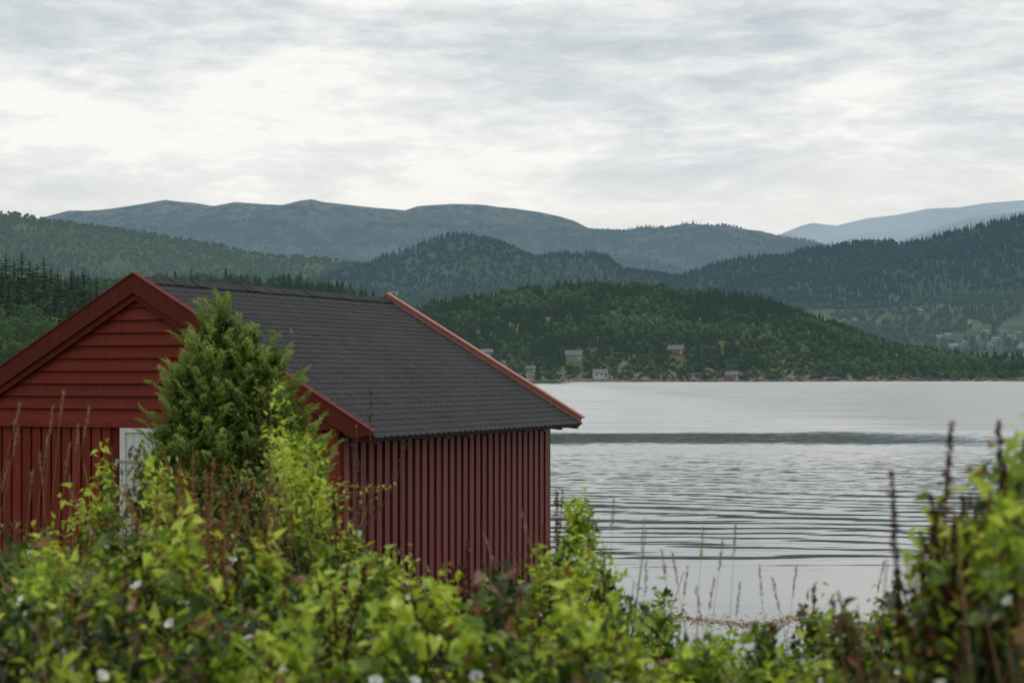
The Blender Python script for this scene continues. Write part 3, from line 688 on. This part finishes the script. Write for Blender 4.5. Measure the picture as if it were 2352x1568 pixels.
A,B,C=frames(dirs,np.cross(dirs,np.array([0,0,1.]))*.6+rng.normal(0,.4,dirs.shape)+np.array([0,0,.8]))
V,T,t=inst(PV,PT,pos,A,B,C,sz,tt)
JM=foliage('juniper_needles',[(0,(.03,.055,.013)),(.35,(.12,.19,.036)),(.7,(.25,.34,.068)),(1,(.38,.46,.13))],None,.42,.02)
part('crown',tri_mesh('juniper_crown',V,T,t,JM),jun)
V,T,t=tubes(br,.5,5); part('trunk',tri_mesh('juniper_trunk',V,T,t,BARK),jun)

# ------------------------------------------------------------ bindweed thicket
LV=np.array([(0,0,0),(0,.35,-.03),(0,.7,-.03),(0,1.05,-.16),(-.30,-.20,.02),(-.40,.12,.07),(-.27,.5,.06),(-.11,.8,-.02),(.30,-.20,.02),(.40,.12,.07),(.27,.5,.06),(.11,.8,-.02)],float)
LT=np.array([(0,5,4),(0,1,5),(1,6,5),(1,2,6),(2,7,6),(2,3,7),(0,8,9),(0,9,1),(1,9,10),(1,10,2),(2,10,11),(2,11,3)])
LEAF=foliage('bindweed_leaf',[(0,(.014,.030,.005)),(.28,(.045,.085,.009)),(.5,(.14,.235,.016)),(.75,(.33,.455,.03)),(.9,(.50,.59,.055)),(.94,(.26,.13,.04)),(1,(.14,.055,.025))],None,.47,.04,rough=.4)
TWIG=foliage('dry_twig',[(0,(.04,.02,.013)),(.5,(.16,.07,.038)),(1,(.36,.24,.13))],None,0,.03)
PETAL=foliage('white_petal',[(0,(.75,.75,.72)),(1,(.82,.82,.8))],None,.4)
def flower_mesh():
    V=[];T=[];n=12
    prof=[(.005,0),(.009,.020),(.018,.030),(.026,.033)]
    for r,z in prof:
        for j in range(n):
            a=j*2*np.pi/n; q=r*(1+.07*math.cos(5*a)) ; V.append((q*math.cos(a),q*math.sin(a),z))
    for i in range(3):
        for j in range(n):
            a=i*n+j;b2=i*n+(j+1)%n; T+=[(a,b2,b2+n),(a,b2+n,a+n)]
    return tri_mesh('flower',V,T,np.full(len(V),.5),PETAL,True)
FL=flower_mesh()
def vine_leaves(path,sp,size,tint,tipfade=.5):
    P=np.asarray(path);d=np.linalg.norm(np.diff(P,axis=0),axis=1);c=np.concatenate([[0],np.cumsum(d)]);Ln=c[-1]
    n=max(2,int(Ln/sp)); s=np.linspace(.02,1,n)*Ln; q=np.stack([np.interp(s,c,P[:,i]) for i in range(3)],1)
    f=s/Ln; a=np.arange(n)*2.4+rng.random()*6; out=np.stack([np.cos(a),np.sin(a),np.full(n,.15)],1)+rng.normal(0,.3,(n,3))
    tip=out+np.array([0,0,-.5])*(1-f[:,None])+np.array([0,0,.6])*f[:,None]; nr=np.array([0,0,1.])+out*.5+rng.normal(0,.35,(n,3))
    return q+out*.015,tip,nr,size*(1-tipfade*f)*rng.uniform(.8,1.15,n),np.clip(tint+.18*f+rng.normal(0,.08,n),0,.9)
def bush(px,top,d,hw,n,lab,bright=.5,base=None,brown=.06,sprig=8,sprl=(.1,.28),size=(.022,.050),nf=0,deep=1.0,name='bindweed_bush',dens=1.9,out_f=1.0):
    n=int(n*dens); sprig=int(sprig*1.5); brown=brown*.5
    cx=bx(px,d); zb=float(gz(cx,d)) if base is None else base; zt=ez(top,d); rx=hw*d/F; ry=max(rx,.3)*deep; H=(zt-zb)
    e=thing(name,(cx,d,zb),lab,'bush','bindweed thicket on the bank')
    w=1-rng.random(n)**1.3*.98; a=rng.random(n)*6.283
    sd_=rng.integers(999)
    lump=.45+1.15*fbm(np.cos(a)*2.4+5+w*3.6,np.sin(a)*2.4+w*4.6+5,sd_,4)
    inn=rng.random(n); depth=np.where(inn<.4,.25+.6*rng.random(n),.78+.38*rng.random(n))
    rr=np.sqrt(np.clip(1-w**5,0.02,1))*depth*lump
    topmod=.76+.47*fbm(np.cos(a)*rr*4+7,np.sin(a)*rr*4+3,sd_+5,3)
    pos=np.stack([rx*rr*np.cos(a),ry*rr*np.sin(a),H*w*topmod],1)+rng.normal(0,.022,(n,3))
    out=np.stack([np.cos(a)*rr,np.sin(a)*rr,w*.9],1)
    nr=out*.9+np.array([0,-.15,.55])+rng.normal(0,.62,(n,3)); tip=out*.4+np.array([0,0,-.45])+rng.normal(0,.8,(n,3))
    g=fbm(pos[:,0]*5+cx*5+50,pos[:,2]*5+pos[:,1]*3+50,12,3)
    t=np.clip(bright+.04+1.9*(g-.5)+rng.normal(0,.19,n)-.28*(depth<.75)+.2*(w-.6),0,.88)  # inner leaves tinted darker, the bush's interior shade put into the colour
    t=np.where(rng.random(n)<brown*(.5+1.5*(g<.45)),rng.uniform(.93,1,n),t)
    L_=[(pos,tip,nr,size[0]+(size[1]-size[0])*rng.random(n)**1.4,t)]; st=[]
    for i in range(sprig):
        a1=rng.random()*6.28; q=rng.random()**.5*.8; p0=np.array([rx*q*np.cos(a1),ry*q*np.sin(a1),H*(.88-.25*q*q)]); ln=rng.uniform(*sprl)
        dr=nrm(np.array([rng.normal(0,.45),rng.normal(0,.3),1.])); bend=rng.normal(0,.5,3)*ln; bend[2]=-abs(bend[2])*.6
        path=[p0-dr*.15,p0,p0+dr*ln*.5+bend*.2,p0+dr*ln+bend]
        st.append((path,.0025,.001)); L_.append(vine_leaves(path[1:],.026,size[1]*.8,bright+.12))
    for i in range(int(26+n/35)):
        a1=rng.random()*6.28;q=rng.random()**.5; p0=np.array([rx*.6*q*np.cos(a1),ry*.6*q*np.sin(a1),H*rng.uniform(0,.4)]); p1=np.array([rx*1.15*q*np.cos(a1)+rng.normal(0,.14),ry*1.12*q*np.sin(a1)+rng.normal(0,.06),H*rng.uniform(.6,1.10)*(1-.25*q*q)])
        st.append(([p0,(p0+p1)/2+rng.normal(0,.06,3),p1],.0035,.0015))
    pos=np.concatenate([l[0] for l in L_]);tip=np.concatenate([l[1] for l in L_]);nr=np.concatenate([l[2] for l in L_]);s_2=np.concatenate([l[3] for l in L_]);t=np.concatenate([l[4] for l in L_])
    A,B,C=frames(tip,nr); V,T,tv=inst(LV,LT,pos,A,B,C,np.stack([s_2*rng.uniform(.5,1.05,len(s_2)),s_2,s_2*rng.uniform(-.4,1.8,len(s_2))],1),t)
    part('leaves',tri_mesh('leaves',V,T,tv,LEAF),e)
    V,T,tv=tubes(st,rng.random(len(st))); part('stems',tri_mesh('stems',V,T,tv,TWIG),e)
    for i in range(nf*3):
        a1=rng.uniform(-2.4,-.7); w1=rng.uniform(.55,.97); q=math.sqrt(1-w1**5)
        o=part('flower',FL,e,(rx*q*math.cos(a1)*1.1,ry*q*math.sin(a1)*1.25,H*w1*.98)); dv=Vector((math.cos(a1)*.5+rng.normal(0,.6),-.4+rng.normal(0,.4),.8)); o.rotation_euler=dv.to_track_quat('Z','Y').to_euler(); sc_=rng.uniform(.4,.75); o.scale=(sc_,sc_,sc_)
    return e
LB='dense green bindweed tangle climbing over shrubs'
LBY='bright yellow green bindweed mound with white flowers'
# back row
bush(60,1235,10.5,150,1100,LB,.5,nf=3,sprig=4,sprl=(.05,.15))
bush(230,1125,9.5,110,1000,LB,.54,sprig=10,sprl=(.08,.27),brown=.16)
bush(330,1090,9.4,50,600,LB,.54,sprig=9,sprl=(.08,.2),brown=.2)
bush(400,1140,9,100,1000,'bindweed and rusty dead fern growing by the juniper',.5,brown=.34,sprig=9,sprl=(.08,.2))
bush(560,1190,9,110,1100,'tangled bindweed with reddish dry leaves',.46,brown=.34,sprig=8,nf=1,sprl=(.08,.2))
bush(685,1030,9,52,1100,'tall bindweed column climbing dead stalks',.57,brown=.15,sprig=16,sprl=(.12,.34),size=(.022,.044))
bush(640,930,10,32,420,'slender bindweed vine beside the juniper',.62,brown=.07,sprig=11,sprl=(.12,.28),size=(.02,.038))
bush(735,1120,9.3,36,450,'slender bindweed vine beside the juniper',.58,brown=.14,sprig=9,sprl=(.12,.3),size=(.02,.04))
bush(800,1260,8.8,70,800,LB,.5,sprig=6,sprl=(.08,.22),brown=.16)
bush(870,1295,8.5,85,900,LB,.52,sprig=5,sprl=(.08,.2),brown=.14)
bush(940,1300,8.6,30,200,'thin bindweed shoot climbing a dead stem',.6,sprig=4,sprl=(.25,.38),brown=.05,nf=1)
bush(1010,1365,8.2,90,1000,'low thicket with dark dry seed stalks',.38,brown=.45,sprig=4,sprl=(.05,.15))
bush(1150,1360,8.4,90,1000,LB,.45,brown=.25,sprig=4,nf=1,sprl=(.05,.15))
bush(1240,1315,8.6,55,800,LBY,.58,brown=.07,sprig=5,nf=1,sprl=(.04,.1),size=(.02,.044))
bush(1320,1258,8.6,100,2600,LBY,.60,brown=.04,sprig=9,sprl=(.04,.12),nf=3,size=(.02,.044))
bush(1405,1345,8.8,80,1300,LBY,.58,brown=.05,sprig=7,sprl=(.04,.1),nf=1,size=(.02,.044))
bush(1510,1415,8.4,80,1100,LBY,.57,brown=.06,sprig=6,sprl=(.04,.1),nf=1,size=(.02,.044))
bush(1640,1485,8,75,900,LBY,.56,brown=.07,sprig=5,sprl=(.04,.1))
bush(1760,1510,7.6,80,800,LB,.52,brown=.1,sprig=5,sprl=(.06,.16))
bush(1890,1440,7.4,75,1000,LBY,.58,brown=.09,sprig=8,sprl=(.06,.2),nf=3)
bush(2020,1425,7.2,85,1000,LBY,.58,brown=.08,sprig=8,sprl=(.05,.14),nf=3)
bush(2150,1400,7,90,1000,LB,.5,brown=.12,sprig=5,nf=1,sprl=(.05,.15))
# front row
FS=(.024,.056)
for a,b_,d,h,br_,nf_ in [(-20,1310,7.2,150,.52,3),(130,1290,6.8,130,.57,4),(290,1270,6.6,120,.52,3),(440,1290,6.5,120,.57,2),(590,1330,6.4,110,.49,2),(730,1330,6.6,100,.49,2),(860,1380,6.3,110,.52,1),(1010,1410,6.3,110,.44,1),(1160,1410,6.4,100,.47,1),(1300,1400,6.6,100,.57,2),(1430,1460,6.2,100,.54,1),(1590,1525,5.9,110,.53,0),(1760,1555,5.7,110,.53,0),(1930,1490,5.7,110,.58,1),(2080,1470,5.6,100,.58,2)]:
    bush(a,b_,d,h,900,LB,br_,brown=.16,sprig=7,sprl=(.05,.19),nf=nf_,base=float(gz(bx(a,d),d)),size=FS)
for a,b_,d,h in [(60,1440,5.3,160),(260,1430,5.2,140),(470,1440,5.1,140),(680,1460,5.1,140),(900,1480,5.1,140),(1120,1490,5.1,140),(1320,1510,5.1,130)]:
    bush(a,b_,d,h,800,LB,.48,brown=.18,sprig=5,sprl=(.05,.17),nf=2,size=FS)
# tall near clump
for a,b_,d,h,n in [(2290,1160,4.6,85,1000),(2210,1270,4.5,75,850),(2350,1060,4.7,50,650),(2150,1410,4.4,70,700),(2320,1280,4.3,80,800),(2240,1190,4.8,50,500),(2140,1230,4.7,38,380)]:
    bush(a,b_,d,h,n,'tall leafy bindweed over dark dead dock stalks',.62,brown=.2,sprig=6,sprl=(.05,.15),nf=1,size=(.024,.052),deep=.8,dens=1.6)

# ------------------------------------------------------------ dried stalks
SEED=foliage('dry_seed',[(0,(.045,.022,.018)),(.5,(.11,.05,.032)),(1,(.28,.12,.04))],None,.1)
STRAW=foliage('dry_straw',[(0,(.20,.13,.07)),(1,(.46,.34,.2))],None,.2)
tri3=np.array([(-.5,0,0),(.5,0,0),(0,1.1,.2)],float);tt3=np.array([(0,1,2)])
def dock(px,top,d,bot=None,tint=.3,branch=5,dens=260,wid=.05,name='dried_dock_stalk',lab='dark brown dead dock stalk with clustered seeds'):
    x=bx(px,d); zb=float(gz(x,d)); zt=ez(top,d); H=zt-zb; e=thing(name,(x,d,zb),lab,'plant','dried stalks in the thicket')
    lean=rng.normal(0,.05,2); main=[(0,0,0),(lean[0]*.3,lean[1]*.3,H*.4),(lean[0]*.8,lean[1]*.7,H*.75),(lean[0]*1.4,lean[1],H)]
    lines=[(main,.005,.0015)]; pts=[]
    def fill(P,n,r):
        P=np.asarray(P,float); f=rng.random(n); k=f*(len(P)-1); i=np.minimum(k.astype(int),len(P)-2); q=P[i]+(P[i+1]-P[i])*(k-i)[:,None]
        wh=.5+.5*np.sin(f*38); pts.append(q+nrm(rng.normal(size=(n,3)))*(r*(1-.55*f)*(.3+.7*wh)*rng.random(n))[:,None])
    P=np.array(main); fill(P[2:],dens,wid*.6); fill(P[1:3],dens//3,wid*.5)
    for i in range(branch):
        f=rng.uniform(.5,.85); p0=np.array([lean[0]*f,lean[1]*f,H*f]); a=rng.random()*6.28; ln=H*rng.uniform(.10,.2)
        p1=p0+np.array([math.cos(a)*.45*ln,math.sin(a)*.45*ln,ln]); lines.append(([p0,(p0+p1)/2+np.array([math.cos(a),math.sin(a),0])*.08*ln,p1],.0025,.001)); fill([p0,p1],dens//3,wid*.5)
    V,T,t=tubes(lines,tint); part('stem',tri_mesh('stalk_stem',V,T,t,TWIG),e)
    Q=np.concatenate(pts); n=len(Q); A,B,C=frames(rng.normal(size=(n,3)),rng.normal(size=(n,3))); V,T,t=inst(tri3,tt3,Q,A,B,C,rng.uniform(.006,.014,n),np.clip(tint+rng.normal(0,.2,n),0,1))
    part('seed_head',tri_mesh('seed_head',V,T,t,SEED),e)
for a,b_,d,ti in [(690,1150,7.6,.05),(715,1230,7.4,.05),(660,1200,8,.2),(798,1130,8,.15),(1035,1240,7.8,.3),(1000,1290,7.6,.25),(1060,1300,7.8,.2),(1285,1130,8.5,.25),(1270,1340,7,.15),(2000,1310,7.4,.25),(1860,1340,7.4,.6),(960,1340,7.2,.2),(1110,1400,6.8,.1),(560,1290,7,.1),(700,1300,5.8,.05),(790,1340,5.8,.1),(300,1200,7.6,.5),(1080,1330,7.2,.4),(240,1330,6.3,.3),(980,1380,6,.2)]:
    dock(a,b_,d,tint=ti,branch=4,dens=220)
for a,b_,d,ti in [(845,895,10,.45),(830,960,10,.4)]: dock(a,b_,d,tint=ti,branch=3,dens=90,wid=.035,lab='thin reddish dry stalk standing above the thicket')
for a,b_,d,ti in [(440,1025,8.3,.95),(400,1060,8.3,.9),(480,1080,8.3,.85),(600,1110,8.3,.8),(360,1120,8.,.8),(640,1170,8.2,.7),(520,1120,8.2,.85),(460,1060,8.4,.95)]:
    dock(a,b_,d,tint=ti,branch=9,dens=170,wid=.08,name='rusty_fern_stalk',lab='rust brown withered feathery stalk')
for a,b_,d,ti in [(2118,975,4.6,.2),(2095,1080,4.6,.2),(2300,1060,4.5,.2),(2340,970,4.7,.25),(2180,1200,4.4,.1),(2130,1280,4.35,.1),(2160,1140,4.6,.15),(2250,1130,4.4,.15)]:
    dock(a,b_,d,tint=ti,branch=4,dens=320,wid=.04)
def grass_stalk(px,top,d,lean,plume=.09):
    x=bx(px,d)-lean; zb=float(gz(x,d)); H=ez(top,d)-zb; e=thing('grass_stalk',(x,d,zb),'tall straw coloured grass stem with seed head','grass','tall dry grass stems')
    P=np.array([(0,0,0),(lean*.2,0,H*.4),(lean*.55,0,H*.75),(lean,0,H)]); V,T,t=tubes([(P,.0018,.0008)],.5,3); part('stem',tri_mesh('grass_stem',V,T,t,STRAW),e)
    n=60;f=rng.random(n); q=P[3]+(P[2]-P[3])*(f*plume*3/max(H*.25,.1))[:,None]*.5+rng.normal(0,.003,(n,3)); tp=nrm(P[3]-P[2])+rng.normal(0,.3,(n,3)); A,B,C=frames(tp,rng.normal(size=(n,3)))
    V,T,t=inst(tri3*np.array([.25,1,1]),tt3,q,A,B,C,rng.uniform(.010,.020,n),rng.random(n)); part('seed_head',tri_mesh('grass_head',V,T,t,STRAW),e)
for a,b_,l in [(145,898,.12),(120,935,.1),(205,938,.22),(180,975,.1),(90,1040,-.1),(40,985,.2),(20,1060,.25),(45,930,.3),(160,1020,.15),(75,1080,.1),(330,1010,-.05),(230,1060,.1),(110,1000,.15)]: grass_stalk(a,b_,9+rng.random(),l)
for a,b_,l in [(1480,1195,.08),(1520,1260,-.1),(1545,1270,-.12),(1485,1290,.02),(1615,1215,.06),(1660,1240,.1),(1745,1300,-.05),(1700,1340,.08),(1775,1330,-.15),(1410,1140,.05),(1200,1180,-.2),(1115,1230,-.25),(1580,1300,.1),(1640,1330,.12),(1830,1300,.1),(2030,1290,.15),(1600,1350,-.1),(1690,1200,.05)]: grass_stalk(a,b_,8.2+rng.random()*.8,l)
def grass(name,n,xr,yr,hr,tr,lab,wd=.008):
    x=rng.uniform(*xr,n);y=rng.uniform(*yr,n); k=(gz(x,y)>.12); x=x[k];y=y[k];n=len(x)
    lx=x+4.72; ly=y-25; u=lx*math.cos(TH)-ly*math.sin(TH); v=lx*math.sin(TH)+ly*math.cos(TH); k=~((np.abs(u)<3.0)&(v>-.05)&(v<7.7)); x=x[k];y=y[k];n=len(x)
    GV=np.array([(-.5,0,0),(.5,0,0),(-.4,.5,.06),(.4,.5,.06),(0,1,.3)],float);GT=np.array([(0,1,3),(0,3,2),(2,3,4)])
    tip=np.stack([rng.normal(0,.25,n),rng.normal(0,.25,n),np.ones(n)],1); A,B,C=frames(tip,np.stack([rng.normal(size=n),rng.normal(size=n),np.zeros(n)],1))
    h=rng.uniform(*hr,n); V,T,t=inst(GV,GT,np.stack([x,y,gz(x,y)-.02],1),A,B,C,np.stack([np.full(n,wd),h,h],1),np.clip(rng.uniform(*tr,n)+.4*(fbm(x*1.5,y*1.5,6)-.5),0,1))
    solo(name,tri_mesh(name,V,T,t,foliage(name+'_blade',[(0,(.04,.08,.015)),(.5,(.15,.25,.04)),(.8,(.30,.38,.09)),(1,(.46,.40,.19))],None,.4,.04)),'stuff',lab,'grass')
grass('grass',20000,(-8,4),(7,25),(.2,.45),(.2,.9),'long rough grass on the bank')
grass('grass',18000,(bx(-80,9),bx(215,9)),(7.6,10.2),(.9,1.45),(.35,.95),'tall fresh green grass beside the boathouse door',.007)
grass('grass',5500,(-2.2,2.2),(5.5,8),(.4,.85),(.3,.95),'grass blades pushing up through the thicket',.006)
v,t_=ico(3,.12,5); v=v*(1+.3*(fbm(v[:,0:1]*1.5+4,v[:,1:2]*1.5+v[:,2:3]*2+4,6)-.5))*np.array([.12,.10,.12])
st=bpy.data.objects.new('stone',tri_mesh('stone',v,t_,np.full(len(v),.7),CONC,True)); st.location=(bx(85,5.6),5.55,ez(1560,5.6)); st["label"]='pale weathered stone half hidden in bindweed'; st["category"]='stone'; link(st)
